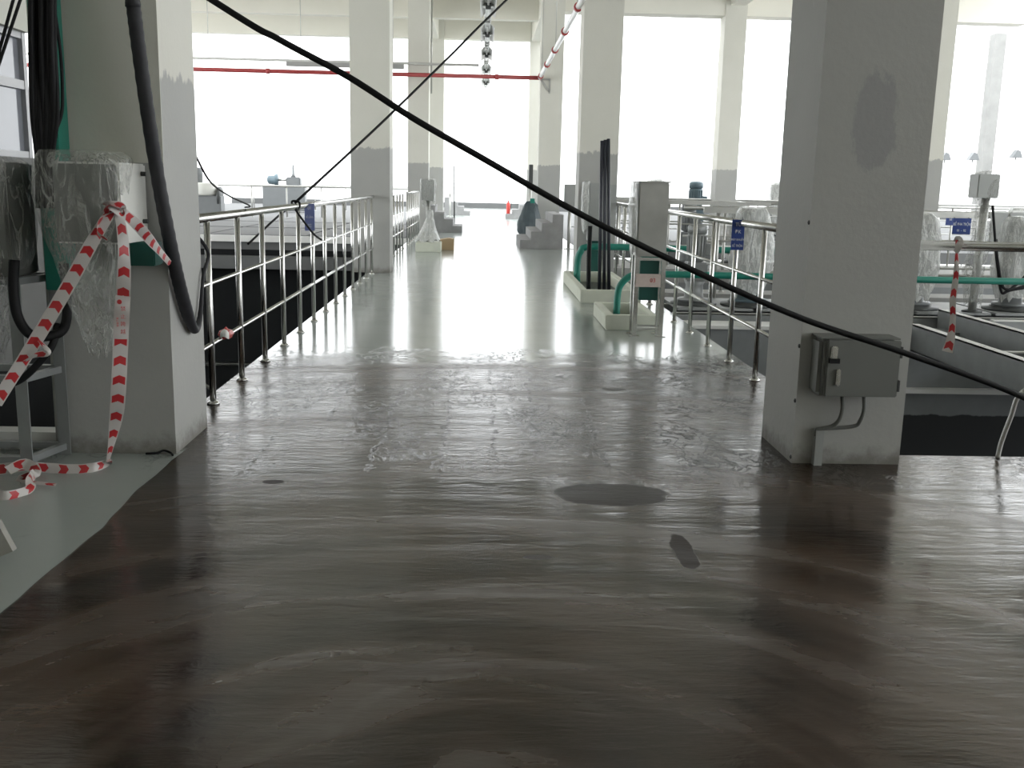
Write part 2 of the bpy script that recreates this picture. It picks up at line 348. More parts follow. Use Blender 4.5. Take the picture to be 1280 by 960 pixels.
kerb = struct('trim_3', MB().box(-4.2, -2.30, 5.40, 5.52, 0, .10), 'flange_edge', 'pale kerb at the pit edge behind the cabinet stand')
# pillars (square, 0.6 m)
ROOF = 7.3
def pillar(x0, x1, y0, y1, mat='pillar_paint', z1=ROOF, z0=0):
    cx, cy = (x0+x1)/2, (y0+y1)/2
    me = MB().box(x0, x1, y0, y1, z0, z1).mesh('pillar')
    return tag(link('pillar', me, mat), kind='structure')
p1 = pillar(-2.28, -1.64, 5.35, 5.98, 'pillar_paint_front'); p1['label'] = 'square painted pillar beside the taped control cabinets'
p2 = pillar(1.73, 2.33, 5.33, 5.94, 'pillar_paint_patched'); p2['label'] = 'square pillar carrying the small grey switch box'
pillar(-2.13, -1.50, 16.7, 17.3); pillar(1.55, 2.17, 16.5, 17.1)
pillar(-2.10, -1.52, 29.0, 29.6); pillar(1.55, 2.17, 28.7, 29.3)
pillar(-2.05, -1.42, 37.2, 37.8); pillar(1.62, 2.2, 37.2, 37.8)
pillar(6.75, 7.45, 16.5, 17.1, z0=-3.2); pillar(6.62, 7.22, 29.0, 29.6, z0=-.1)
pillar(20.1, 20.55, 41, 41.5, 'concrete', z0=-6, z1=7.7)
for y in (16.5, 29.0, 37.2): pillar(-14.9, -14.3, y, y+.6, z0=-3.2)
# roof: slab, cross beams every four metres, beams along the pillar rows
ceil = struct('ceiling', MB().prism([(-15.2, -7.2), (15.2, -7.2), (15.2, 29.7), (2.3, 29.7), (2.3, 37.9), (-15.2, 37.9)], ROOF, ROOF+.2, 'z'), 'ceiling_paint', 'cream painted concrete roof slab with beams')
cb = MB().box(-15.1, 15.1, -.16, .16, 6.50, ROOF).mesh('cross_beam')
for y in (0.5, 4.6, 8.7, 12.8, 16.9, 21.0, 25.1): link('cross_beam', cb, 'ceiling_paint', ceil, (0, y, 0))
MB().box(-15.1, 2.1, 29.04, 29.36, 6.5, ROOF).build('cross_beam', 'ceiling_paint', ceil)
MB().box(2.1, 15.1, 29.04, 29.6, 6.15, ROOF).build('edge_beam', 'ceiling_paint', ceil)
MB().box(-15.1, 2.2, 33.04, 33.36, 6.5, ROOF).build('cross_beam', 'ceiling_paint', ceil)
MB().box(-15.1, 2.2, 37.3, 37.7, 6.45, ROOF).build('end_beam', 'ceiling_paint', ceil)
for x, y1 in ((-1.81, 37.8), (1.87, 37.8), (6.95, 29.6), (-14.6, 37.8)): MB().box(x-.2, x+.2, -7, y1, 6.42, ROOF).build('long_beam', 'ceiling_paint', ceil)
# walls behind and beside the camera
struct('wall_back', MB().box(-4.4, 15.2, -7.2, -7, 0, ROOF), 'wall_paint')
wl = MB().box(-4.4, -4.2, -7, 9.9, 2.75, ROOF).box(-4.4, -4.2, -7, 5.9, 1.62, 2.75)
struct('wall_left', wl, 'wall_paint', 'pale painted wall with a strip of aluminium windows')
struct('wall_left_lower', MB().box(-4.4, -4.2, -7, 9.9, -.2, 1.62), 'dado_grey', 'grey lower part of the left wall under the windows')
struct('wall_left_base', MB().box(-4.4, -4.2, 5.46, 9.9, -6, -.2), 'pit_shade_black')
for i, y0 in enumerate((5.9, 7.9)):
    wd = tag(bpy.data.objects.new('window_%d' % (i+1), None), 'aluminium framed window in the left wall', kind='structure'); C.objects.link(wd)
    wd.location = (-4.3, y0, 1.62)
    f = MB()
    for a, b_ in ((0, .07), (.96, 1.03), (1.93, 2.0)): f.box(-.05, .05, a, b_, 0, 1.13)
    for a, b_ in ((0, .06), (.62, .70), (1.07, 1.13)): f.box(-.045, .045, 0, 2, a, b_)
    f.build('window_frame', 'window_frame', wd)
    for a in (.07, 1.03):
        for z0, z1 in ((.06, .62), (.70, 1.07)): MB().box(-.006, .006, a, a+.9, z0, z1).build('pane', 'glass', wd)

# ------------------------------------------------------------------ railings
def railing(label, axis, fixed, a0, a1, posts, z=0.0, h=1.2, mids=(.4, .8), rp=.021, rr=.029, rm=.015, group=None, mat='stainless', flat=False):
    org = (fixed, a0, z) if axis == 'y' else (a0, fixed, z)
    t = thing('guard_railing', label, 'railing', org, group)
    dirv = Vector((0, 1, 0)) if axis == 'y' else Vector((1, 0, 0)); Ln = a1-a0
    pm = MB().tube([(0, 0, 0), (0, 0, h-.01)], rp, 10).mesh('post'); fm = MB().lathe((0, 0, 0), [(rp+.022, 0), (rp+.022, .008), (rp+.004, .022)], 12).mesh('foot_flange')
    for p in posts:
        o = link('post', pm, mat, t, dirv*(p-a0)); link('foot_flange', fm, mat, o)
    if flat: MB().bar((0, 0, h), dirv*Ln+Vector((0, 0, h)), rr*2, rr*1.5).build('top_rail', mat, t)
    else: MB().tube([Vector((0, 0, h)), dirv*Ln+Vector((0, 0, h))], rr, 12).build('top_rail', mat, t)
    for q in mids: MB().tube([Vector((0, 0, q)), dirv*Ln+Vector((0, 0, q))], rm, 8).build('mid_rail', mat, t)
    return t
def fr(a, b_, n): return [a+(b_-a)*i/(n-1) for i in range(n)]
rail_l = railing('stainless railing along the black pit between the two left-hand pillars', 'y', -1.77, 6.02, 16.66, fr(6.62, 16.45, 13), h=1.225)
railing('stainless railing beyond the second pillar beside the grey deck', 'y', -1.77, 17.36, 23.0, fr(17.6, 22.9, 8), h=1.22)
railing('closely posted stainless railing leading to the wrapped control post', 'y', -1.77, 24.2, 28.9, fr(24.3, 28.7, 7), h=1.22)
rail_r = railing('stainless railing starting behind the pillar with the switch box', 'y', 2.17, 5.98, 16.46, fr(6.05, 16.25, 13)+[], h=1.2)
railing('heavy handrail on the near edge of the right-hand pit', 'x', 5.46, 2.36, 6.2, (3.23, 4.9, 6.1), h=1.2, mids=(), rr=.026, rp=.022, mat='stainless')
railing('galvanised railing across the deck with the blue tank sign', 'x', 13.3, 2.9, 14.0, fr(3.1, 13.7, 9), h=1.2, rr=.038, rp=.026, mat='galvanised', flat=True)
railing('galvanised railing behind the wrapped mixers', 'x', 14.6, 2.9, 14.0, fr(3.5, 13.5, 8), h=1.2, rr=.03, mat='galvanised')
railing('short galvanised railing on the second cross bridge', 'x', 19.2, 2.4, 5.45, fr(2.6, 5.4, 4), h=1.2, rr=.034, mat='galvanised', flat=True)
railing('galvanised railing on the far side of the second cross bridge', 'x', 20.6, 2.4, 14.0, fr(2.6, 13.8, 9), h=1.2, mat='galvanised')
railing('pale railing across the far right deck', 'x', 29.5, 2.6, 16.0, fr(2.8, 15.8, 11), z=-.1, h=1.25, mat='galvanised')
railing('railing crossing the grey deck in front of the far motors', 'x', 40.0, -14.5, -2.0, fr(-14.3, -2.2, 10), h=1.2, rr=.04, rp=.03, mids=(), mat='galvanised')
railing('second railing at the rear of the grey deck', 'x', 50.0, -14.5, -2.0, fr(-14.0, -2.2, 9), h=1.2, rr=.04, rp=.03, mids=(), mat='galvanised')

# ------------------------------------------------------------------ right-hand cross bridges of steel channels
def channel_beam(label, axis, a0, a1, fixed, ztop, hgt=.24, wid=.10, group=None):
    t = thing('channel_beam', label, 'steel beam', ((a0+a1)/2, fixed, ztop-hgt) if axis == 'x' else (fixed, (a0+a1)/2, ztop-hgt), group)
    Ln = (a1-a0)/2
    def bx(u0, u1, v0, v1, z0, z1): return MB().box(u0, u1, v0, v1, z0, z1) if axis == 'x' else MB().box(v0, v1, u0, u1, z0, z1)
    bx(-Ln, Ln, -.006, .006, 0, hgt).build('web', 'steel_grey', t)
    bx(-Ln, Ln, -.006, wid, hgt-.014, hgt).build('flange', 'flange_edge', t)
    bx(-Ln, Ln, -.006, wid, 0, .012).build('flange', 'steel_grey', t)
    for k in range(max(2, int(Ln*2/1.2))):
        u = -Ln+.3+k*1.2
        bx(u, u+.01, -.0, wid*.9, .012, hgt-.014).build('stiffener', 'steel_grey', t)
    return t
channel_beam('channel beam on the pit side of the mixer bridge', 'x', 2.32, 14.5, 12.0, .0, .22, group='mixer bridge beams')
channel_beam('channel beam under the middle of the mixer bridge', 'x', 2.32, 14.5, 12.75, .02, .22, group='mixer bridge beams')
channel_beam('channel beam under the railing with the blue tank sign', 'x', 2.32, 14.5, 13.25, .0, .22, group='mixer bridge beams')
gr = thing('grating_deck', 'steel grating deck carrying the wrapped mixers', 'deck', (8.4, 12.4, .024))
gm = MB().box(-.46, .46, -.30, .84, 0, .03, 0).mesh('grating_panel')
for k in range(12): link('grating_panel', gm, 'steel_grey', gr, (-5.55+k*.98, 0, 0))
channel_beam('long grey launder channel with pale top edge over the near right pit', 'y', 5.6, 11.38, 4.95, -.0, .30, .10)
channel_beam('inner launder channel with pale top edge beside the wall', 'y', 5.6, 12.0, 5.55, .10, .30, .10)
lt = thing('launder_plate', 'grey cross plate between the two launder channels', 'steel plate', (5.2, 9.6, -.3)); MB().box(-.24, .34, -.01, .01, 0, .26).build('plate', 'steel_grey', lt); MB().box(-.14, .34, -.02, .03, .26, .275).build('edge_strip', 'flange_edge', lt)
tr = thing('launder_trough', 'pale edged trough beside the inner launder channel', 'trough', (7.4, 9.9, -.35))
MB().box(-1.6, 1.6, -1.3, 1.3, 0, .02).build('bottom', 'steel_grey', tr)
for y in (-1.3, 1.28): MB().box(-1.6, 1.6, y, y+.02, 0, .42).build('side', 'steel_grey', tr); MB().box(-1.6, 1.6, y-.03, y+.06, .42, .435).build('rim', 'flange_edge', tr)
struct('floor_bridge', MB().box(PITR, 14.5, 18.6, 20.9, -.25, 0), 'concrete', 'second concrete cross bridge')
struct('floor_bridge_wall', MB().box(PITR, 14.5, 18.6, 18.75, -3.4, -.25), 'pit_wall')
struct('trim_4', MB().box(PITR, 14.5, 14.3, 14.9, -.12, 0), 'concrete')

# ------------------------------------------------------------------ crumpled wrapping film
def bag(name, prof, mat, parent, seed, n=28, amp=.05, sq=.35, rag=.06, rows=18, freq=4.0):
    """film draped round a thing: prof = [(z, half x, half y, cx, cy)], top first"""
    rnd = random.Random(seed); vs = []; off = Vector((seed*7.3, seed*3.1, seed*1.7))
    def at(t):
        q = t*(len(prof)-1); i = min(int(q), len(prof)-2); f = q-i
        return [prof[i][k]*(1-f)+prof[i+1][k]*f for k in range(5)]
    for r_ in range(rows+1):
        z, hx, hy, cx, cy = at(r_/rows)
        for j in range(n):
            a = 2*PI*j/n; ca, sa = math.cos(a), math.sin(a)
            e = 2/(2+4*sq); x = math.copysign(abs(ca)**e, ca)*hx; y = math.copysign(abs(sa)**e, sa)*hy
            d = noise.noise(Vector((x*freq, y*freq, z*freq*.55))+off)*amp + abs(noise.noise(Vector((x*11, y*11, z*4))+off))*amp*.7
            zz = z + noise.noise(Vector((x*6, y*6, 3))+off)*.02
            if r_ == rows: zz += rnd.uniform(-rag, rag)
            k = 1+d/max(.05, math.hypot(x, y)); vs.append((cx+x*k, cy+y*k, zz))
    fs = [(i*n+j, i*n+(j+1) % n, (i+1)*n+(j+1) % n, (i+1)*n+j) for i in range(rows) for j in range(n)]
    b_ = MB().add(vs, fs, False); z, hx, hy, cx, cy = prof[0]
    b_.add(vs[:n]+[(cx, cy, z+.015)], [(j, (j+1) % n, n) for j in range(n)], False)
    return b_.build(name, mat, parent)

def motor_parts(t, z0, s, paint):
    MB().lathe((0, 0, z0), [(.20*s, 0), (.20*s, .03*s), (.13*s, .03*s), (.11*s, .2*s), (.14*s, .26*s)], 20).build('pedestal', paint, t)
    MB().box(-.14*s, .14*s, -.13*s, .13*s, z0+.26*s, z0+.50*s, .02*s).build('gearbox', paint, t)
    mo = MB().lathe((0, 0, z0+.5*s), [(.07*s, 0), (.12*s, .03*s), (.12*s, .36*s), (.10*s, .37*s)], 20).build('motor', paint, t)
    fin = MB()
    for k in range(16):
        a = 2*PI*k/16; fin.bar((.12*s*math.cos(a), .12*s*math.sin(a), z0+.55*s), (.12*s*math.cos(a), .12*s*math.sin(a), z0+.84*s), .008*s, .03*s)
    fin.build('cooling_fins', paint, mo)
    MB().lathe((0, 0, z0+.87*s), [(.125*s, 0), (.125*s, .09*s), (.09*s, .12*s), (.02*s, .125*s)], 20).build('fan_cover', paint, t)
    MB().box(.11*s, .20*s, -.06*s, .06*s, z0+.6*s, z0+.74*s, .01*s).build('terminal_box', paint, t)
def mixer(x, y, z, s, label, wrapped, paint='motor_grey', seed=1, group=None):
    t = thing('mixer_drive', label, 'mixer motor', (x, y, z), group)
    MB().lathe((0, 0, 0), [(.30*s, 0), (.30*s, .025*s), (.22*s, .03*s), (.22*s, .05*s)], 24).build('base_plate', 'dark_steel', t)
    motor_parts(t, .05*s, s, paint)
    if wrapped:
        bag('plastic_wrap', [(1.07*s, .12*s, .12*s, 0, 0), (1.0*s, .17*s, .17*s, 0, 0), (.7*s, .20*s, .20*s, .02, 0), (.5*s, .23*s, .21*s, 0, 0), (.3*s, .2*s, .19*s, 0, 0), (.12*s, .15*s, .16*s, 0, 0)], 'white_film', t, seed, amp=.035)
    return t
mixer(3.33, 12.45, .054, 1.12, 'white plastic wrapped mixer drive behind the narrow blue sign', True, 'motor_blue', 3)
mixer(2.66, 12.5, .054, .95, 'unwrapped grey mixer drive by the railing end', False, 'steel_grey', 4)
mixer(5.42, 12.5, .054, 1.10, 'plastic wrapped mixer drive hard against the pillar edge', True, 'motor_grey', 5)
mixer(6.68, 12.5, .054, 1.08, 'plastic wrapped mixer drive next to the tall wrapped box on a pole', True, 'motor_grey', 6)
mixer(7.55, 12.5, .054, 1.0, 'plastic wrapped mixer drive below the grey plates', True, 'motor_grey', 7)
for i, (x, y, wr) in enumerate(((4.05, 19.9, False), (5.0, 19.9, True), (6.6, 19.9, True), (8.6, 19.9, True), (10.6, 19.9, True))):
    mixer(x, y, 0, 1.15, 'plastic wrapped mixer drive on the second cross bridge' if wr else 'unwrapped mixer drive on the second cross bridge', wr, 'motor_grey', 20+i, 'mixer drives on the second cross bridge')
for i, (x, y) in enumerate(((5.2, 30.6), (6.4, 30.6), (8.9, 30.6), (10.0, 30.6), (12.2, 30.6))):
    mixer(x, y, -.1, 1.7, 'plastic wrapped motor on the far right deck' if i % 2 == 0 else 'bare blue motor on the far right deck', i % 2 == 0, 'motor_blue' if i in (1, 3) else 'motor_grey', 30+i, 'motors on the far right deck')
# horizontal gear motors on the left deck
def gear_unit(x, y, label, s):
    t = thing('gear_motor', label, 'motor', (x, y, .05))
    MB().box(-.95*s, .95*s, -.3*s, .3*s, 0, 1.12*s, .02).build('plinth', 'motor_grey', t)
    MB().lathe((-.5*s, 0, 1.38*s), [(.10*s, -.28*s), (.19*s, -.22*s), (.21*s, .05*s), (.26*s, .1*s), (.26*s, .2*s), (.1*s, .22*s)], 18, 'x').build('motor', 'motor_blue', t)
    MB().lathe((-.1*s, 0, 1.38*s), [(.06*s, -.2*s), (.06*s, .3*s)], 12, 'x').build('shaft', 'galvanised', t)
    g = MB().box(.1*s, .75*s, -.25*s, .25*s, 1.12*s, 1.52*s, .05*s).build('gearbox', 'motor_grey', t)
    MB().lathe((.4*s, 0, 1.52*s), [(.12*s, 0), (.06*s, .12*s), (.05*s, .5*s), (.02*s, .55*s)], 14).build('breather_pipe', 'motor_grey', g)
q = PY(356, 240, 47); gear_unit(q.x, 47, 'blue motor and gearbox on a plinth at the rear of the grey deck', 1.0)
q = PY(252, 240, 37.5)
t = thing('pump_motor', 'tall pale motor with dark handwheel on the deck next to the taped pillar', 'motor', (q.x, 37.5, .05))
MB().box(-.55, .75, -.3, .3, 0, .78, .02).build('plinth', 'motor_grey', t)
MB().lathe((.12, 0, .78), [(.42, 0), (.46, .06), (.46, .42), (.40, .46)], 22).build('gear_housing', 'cabinet_white', t)
MB().lathe((-.18, 0, 1.22), [(.24, 0), (.24, .45), (.20, .55)], 18).build('motor', 'motor_grey', t)
MB().lathe((.66, 0, .72), [(.1, -.06), (.38, -.04), (.38, .04), (.1, .06)], 22, 'x').build('handwheel', 'dark_steel', t)

# ------------------------------------------------------------------ signs on the rails
def sign(label, c, wd, hg, mat, lines, face_y=-1, rz=0):
    t = thing('tank_sign', label, 'sign', c, rz=rz)
    MB().box(-wd/2, wd/2, -.003, .003, -hg/2, hg/2).build('plate', mat, t)
    for sx in (-1, 1): MB().tube([(sx*wd*.4, .001, hg/2-.012), (sx*wd*.4, .05, hg/2+.02)], .004, 6).build('tie', 'dark_steel', t)
    for body, z, size, wide in lines: text_mesh('lettering', body, size, 'print_white', t, (0, -.0045, z), (PI/2, 0, 0), wide=wide)
    return t
c = PY(921.5, 293.5, 8.42)
sign('narrow dark blue sign hung on the right-hand railing', (c.x, 8.40, c.z), .105, .25, 'sign_blue',
     (('TỦ', .085, .042, .9), ('ĐK', .025, .042, .9), ('MÁY KHUẤY', -.04, .026, .72), ('BỂ TRỘN', -.09, .028, .75)))
c = PY(1203, 283, 13.22)
sign('wide bright blue tank sign hung below the cross railing', (c.x, 13.24, c.z), .24, .21, 'sign_blue',
     (('BỂ PHA TRỘN', .025, .052, .70), ('01  -  02', -.055, .044, .80)))
c = PY(1189, 276.5, 14.5)
sign('small blue sign half hidden behind the wide tank sign', (c.x, 14.52, c.z), .14, .12, 'sign_blue', (('BỂ', .02, .04, .9),))
c = PY(388, 271.5, 10.35)
sign('small pale blue sign hung on the left-hand railing', (-1.735, 10.35, c.z), .10, .27, 'sign_pale_blue',
     (('01', .09, .05, .8), ('BỂ LẮNG', 0, .03, .6), ('02', -.085, .05, .8)), rz=0)
for i, (px, py) in enumerate(((1249, 285), (1273, 285))):
    c = PY(px, py, 13.2); t = thing('blank_plate', 'blank grey plate hanging on the cross railing', 'plate', (c.x, 13.225, c.z), 'blank plates on the cross railing')
    MB().box(-.115, .115, -.003, .003, -.2, .2).build('plate', 'cabinet_grey', t); MB().box(-.09, .09, -.002, .004, .2, .225).build('hanger', 'galvanised', t)

# wrapped control box on a pole
c = G(1212, 389, .054)
t = thing('pole_box', 'plastic wrapped control box on a thick pole by the blue tank sign', 'control box', (c.x, 12.2, .054))
MB().tube([(0, 0, 0), (0.02, 0, 1.42)], .05, 14).build('pole', 'galvanised', t)
MB().lathe((0, 0, 0), [(.12, 0), (.12, .015), (.06, .03)], 14).build('base_plate', 'dark_steel', t)
MB().box(-.16, .10, -.14, .1, 1.38, 1.66, .01).build('box', 'cabinet_grey', t)
bag('plastic_wrap', [(1.70, .10, .12, .02, 0), (1.67, .17, .14, .03, 0), (1.55, .17, .15, .04, 0), (1.42, .16, .15, .05, 0), (1.34, .14, .12, .06, 0)], 'clear_film', t, 9, amp=.03)
bag('plastic_wrap', [(1.3, .07, .07, 0, 0), (.9, .10, .09, .01, 0), (.5, .11, .09, -.02, 0), (.1, .09, .08, 0, 0)], 'clear_film', t, 10, amp=.03)
for k, (xs, sw) in enumerate(((.55, .12), (.75, .2), (1.0, .14))):
    P0 = Vector((c.x+xs*.2-.05, 12.1, 1.35-.2*k))
    tag(MB().tube(curve_pts([P0, P0+Vector((.1, -.05, -.6)), P0+Vector((.25, -.06, -1.0+.2*k)), P0+Vector((xs, 0, -.75+.15*k)), P0+Vector((xs+sw, .05, -.3))], 6), .016, 8).build('motor_cable', 'black_rubber'),
        'looping dark cable beside the wrapped pole box', 'cable', 'cables by the wrapped pole box')

# ------------------------------------------------------------------ kerb troughs, green conduits and pipes on the walkway
def trough(label, x0, x1, y0, y1, h, wl_=.09):
    t = thing('kerb_box', label, 'kerb', ((x0+x1)/2, (y0+y1)/2, 0)); a, d = (x1-x0)/2, (y1-y0)/2
    MB().box(-a, a, -d, -d+wl_, 0, h, .008).build('kerb_side', 'kerb_concrete', t); MB().box(-a, a, d-wl_, d, 0, h, .008).build('kerb_side', 'kerb_concrete', t)
    MB().box(-a, -a+wl_, -d+wl_, d-wl_, 0, h, .008).build('kerb_side', 'kerb_concrete', t); MB().box(a-wl_, a, -d+wl_, d-wl_, 0, h, .008).build('kerb_side', 'kerb_concrete', t)
    MB().box(-a+wl_, a-wl_, -d+wl_, d-wl_, 0, .012).build('bottom', 'pit_floor', t); return t
trough('cream concrete kerb box round the standing dark pipes', 1.28, 2.05, 12.85, 15.7, .17)
trough('smaller cream concrete kerb box beside the stainless cabinet stand', 1.31, 1.86, 10.42, 11.6, .16)
def conduit(label, pts, r=.042):
    t = thing('green_conduit', label, 'conduit', pts[0]); o = Vector(pts[0]); q = curve_pts([Vector(p)-o for p in pts], 6)
    MB().tube(q, r, 12).build('pipe', 'green_plastic', t)
    for i in (0, len(q)-1): MB().lathe(q[i], [(r+.012, -.03), (r+.012, .03)], 12, 'z' if i == 0 else 'x').build('collar', 'green_dark', t)
    return t
conduit('green conduit rising from the larger kerb box and crossing the railing', [(1.45, 15.2, .02), (1.45, 15.2, .35), (1.49, 15.2, .50), (1.62, 15.2, .575), (2.4, 15.2, .58), (3.5, 15.2, .57), (6, 15.2, .56)], .05)
conduit('green conduit rising from the smaller kerb box across the right-hand pit', [(1.50, 11.0, .02), (1.50, 11.0, .28), (1.53, 11.0, .42), (1.66, 11.0, .53), (1.9, 11.0, .545), (3.5, 11.0, .54), (6, 11.0, .54), (9.5, 11.0, .55)], .038)
for i in range(3):
    a = G(752+i*4, 353, .02); a = Vector((1.60+i*.066, 13.55, .02)); b_ = PY(752.5+i*4.0, 176-i*1.2, 13.7)
    t = tag(MB().tube([a, a.lerp(b_, .5), b_], .024, 10).build('standing_pipe', 'dark_pipe'), 'tall dark pipe standing upright in the larger kerb box', 'pipe', 'three dark pipes in the kerb box')
a = Vector((1.60, 13.3, .05)); tag(MB().tube([(1.74, 13.35, .02), (1.95, 13.2, .12)], .02, 8).build('short_pipe', 'galvanised'), 'short pale pipe offcut lying in the larger kerb box', 'pipe')
tag(MB().tube(curve_pts([(1.46, 13.6, .02), (1.45, 13.62, .5), (1.45, 13.6, .95)], 6), .03, 8).build('black_hose_riser', 'black_rubber'), 'black hose rising beside the dark standing pipes', 'hose')

# stainless control cabinet on a leg frame
t = thing('control_cabinet', 'stainless control cabinet on a leg frame beside the smaller kerb box', 'cabinet', (1.69, 10.12, 0))
MB().box(-.155, .145, -.10, .12, .80, 1.52, .008).build('body', 'galvanised', t)
MB().box(-.145, .135, -.112, -.10, .83, 1.50, .004).build('door', 'galvanised', t)
MB().box(-.165, .155, -.12, .13, 1.52, 1.535).build('rain_hood', 'galvanised', t)
for x in (-.14, .125):
    for y in (-.09, .10):
        lg = MB().box(x-.022, x+.022, y-.02, y+.02, 0, .80).build('leg', 'stainless', t)
        MB().box(x-.05, x+.05, y-.045, y+.045, 0, .008).build('foot_plate', 'stainless', lg)
for z in (.06, .76):
    for y in (-.09, .09): MB().box(-.12, .105, y, y+.02, z, z+.03).build('cross_bar', 'stainless', t)
d_ = MB().box(-.10, .09, -.05, .07, .36, .80, .004).build('cable_duct', 'green_dark', t); MB().box(-.10, .09, -.085, -.05, .80-.02, .86).build('duct_cover', 'green_plastic', d_)
l_ = MB().box(-.15, .10, -.118, -.112, .50, .63).build('paper_notice', 'paper', t); text_mesh('lettering', '03', .06, 'print_red', l_, (.02, -.121, .565), (PI/2, 0, 0))
bag('plastic_wrap', [(1.52, .02, .10, -.19, 0), (1.3, .035, .12, -.19, 0), (1.1, .03, .12, -.185, 0), (.85, .02, .08, -.175, 0)], 'white_film', t, 12, amp=.02)
# wrapped cabinet by the second right-hand pillar
t = thing('control_cabinet', 'grey control cabinet with torn plastic in front of the second right-hand pillar', 'cabinet', (1.98, 16.2, 0))
MB().box(-.30, -.02, -.10, .12, .62, 1.52, .01).build('body', 'cabinet_grey', t); MB().box(-.29, -.03, -.115, -.10, .66, 1.49).build('door', 'cabinet_grey', t)
for x in (-.28, -.06): MB().box(x-.02, x+.02, -.06, -.02, 0, .62).build('leg', 'stainless', t)
MB().box(-.24, -.08, -.04, .02, .1, .62).build('cable_duct', 'green_dark', t)
bag('plastic_wrap', [(1.54, .06, .10, -.34, 0), (1.3, .07, .12, -.35, 0), (1.0, .05, .12, -.34, 0), (.75, .03, .08, -.33, 0)], 'white_film', t, 13, amp=.03)
MB().box(.02, .14, -.09, .06, .8, 1.5, .01).build('side_box', 'cabinet_grey', t)
# far control post by the right-hand stairs, and the one on the left
def far_post(label, x, y, z, wd, h0, h1, mat, wrap, seed, block=None):
    t = thing('control_post', label, 'control box', (x, y, z))
    MB().box(-wd/2, wd/2, -.12, .12, h0, h1, .01).build('box', mat, t); MB().box(-wd/2+.02, wd/2-.02, -.132, -.12, h0+.03, h1-.03).build('door', mat, t)
    MB().tube([(0, 0, 0), (0, 0, h0)], .04, 10).build('pole', 'galvanised', t); MB().box(-.12, .12, -.12, .12, 0, .012).build('foot_plate', 'galvanised', t)
    if wrap:
        bag('plastic_wrap', [(h1+.03, wd/2, .12, 0, 0), (h1-.1, wd/2+.03, .16, 0, 0), (h0+.1, wd/2+.02, .15, 0, 0), (h0-.15, .12, .1, 0, 0)], 'clear_film', t, seed)
        bag('plastic_wrap', [(h0-.2, .07, .07, .03, 0), (.5, .06, .06, .03, 0), (.25, .15, .12, 0, 0), (.02, .27, .2, 0, 0)], 'white_film', t, seed+1)
    return t
far_post('grey control box on a slim pole beside the right-hand steps', 2.06, 24.0, 0, .28, .96, 1.5, 'cabinet_grey', False, 1)
blk = tag(MB().box(-1.42, -.88, 21.9, 22.6, 0, .2, .012).build('plinth_block', 'kerb_concrete'), 'low concrete block under the wrapped control post', 'plinth')
far_post('plastic wrapped control post on the low concrete block', -1.17, 22.25, .2, .27, .88, 1.32, 'cabinet_grey', True, 40)
far_post('pale control box on a pole beside the farthest left steps', -1.45, 46.5, 0, .28, .95, 1.45, 'cabinet_white', False, 1)
t = tag(MB().prism([(-.95, .2), (-.62, .2), (-.62, .44), (-.72, .46), (-.95, .42)], 22.7, 23.1).build('carton', 'carton'), 'open brown carton behind the wrapped control post', 'carton')
t.location.z = -.2
# steps
def steps(label, x0, dirx, y0, y1, n, run, rise, top_extra=0):
    t = thing('concrete_steps', label, 'steps', (x0, y0, 0))
    for i in range(n):
        a, b_ = dirx*(i*run), dirx*(n*run+top_extra)
        MB().box(min(a, b_), max(a, b_), 0, y1-y0, i*rise, (i+1)*rise, .006).build('step', 'stair_concrete', t)
    return t
steps('grey concrete steps with broken foot on the right of the walkway', .90, 1, 23.7, 26.6, 4, .25, .2, .0)
steps('grey concrete steps with dark side behind the wrapped control post', -.60, -1, 30.7, 32.4, 4, .27, .2, .0)
steps('farthest grey concrete steps on the left of the walkway', -.55, -1, 47.5, 49, 4, .30, .2, .0)
steps('low farthest concrete steps near the red extinguisher', 1.02, 1, 44.0, 45.5, 3, .3, .2, .0)
# small far things
def extinguisher(label, x, y, z, s):
    t = thing('fire_extinguisher', label, 'extinguisher', (x, y, z))
    MB().lathe((0, 0, 0), [(.08*s, 0), (.085*s, .02*s), (.085*s, .42*s), (.05*s, .5*s), (.025*s, .54*s)], 16).build('cylinder', 'red_paint', t)
    MB().box(-.02*s, .09*s, -.02*s, .02*s, .54*s, .58*s).build('valve', 'black_rubber', t)
    MB().tube(curve_pts([(.02*s, 0, .56*s), (.12*s, 0, .5*s), (.11*s, 0, .25*s)], 5), .012*s, 6).build('hose', 'black_rubber', t)
extinguisher('red extinguisher on the farthest low steps', 1.14, 44.4, .2, 1.0)
t = thing('red_valve_post', 'slim pipe with orange valve fittings beside the right-hand steps', 'pipe', (2.22, 23.2, 0))
MB().tube([(0, 0, 0), (0, 0, 1.9)], .03, 10).build('pipe', 'galvanised', t)
for z in (.30, .82): MB().lathe((0, -.03, z), [(.09, -.05), (.09, .05)], 12, 'y').build('valve', 'orange_red', t)
MB().tube([(-.03, -.04, .3), (-.03, -.04, .85)], .025, 8).build('bypass_pipe', 'orange_red', t); MB().box(-.05, .05, -.05, .05, 1.7, 1.95).build('gauge', 'dark_steel', t)
q = PY(568, 275, 33)
tag(MB().tube([(q.x, 33, 0), (q.x-.02, 33, 2.0)], .022, 8).build('thin_pole', 'dark_steel'), 'thin black pole standing free beyond the left-hand steps', 'pole')
t = thing('tarp_bundle', 'dark tarpaulin bundle stacked in front of the third right-hand pillar', 'tarpaulin', (1.30, 28.2, 0))
bag('tarp_cover', [(1.02, .12, .1, .03, 0), (.9, .20, .2, .04, 0), (.5, .29, .25, 0, 0), (.2, .30, .25, 0, 0), (.01, .22, .22, .02, 0)], 'tarp', t, 51, amp=.06, rag=0)
MB().box(.02, .14, -.15, -.05, .9, 1.1, .01).build('green_cap', 'green_plastic', t)
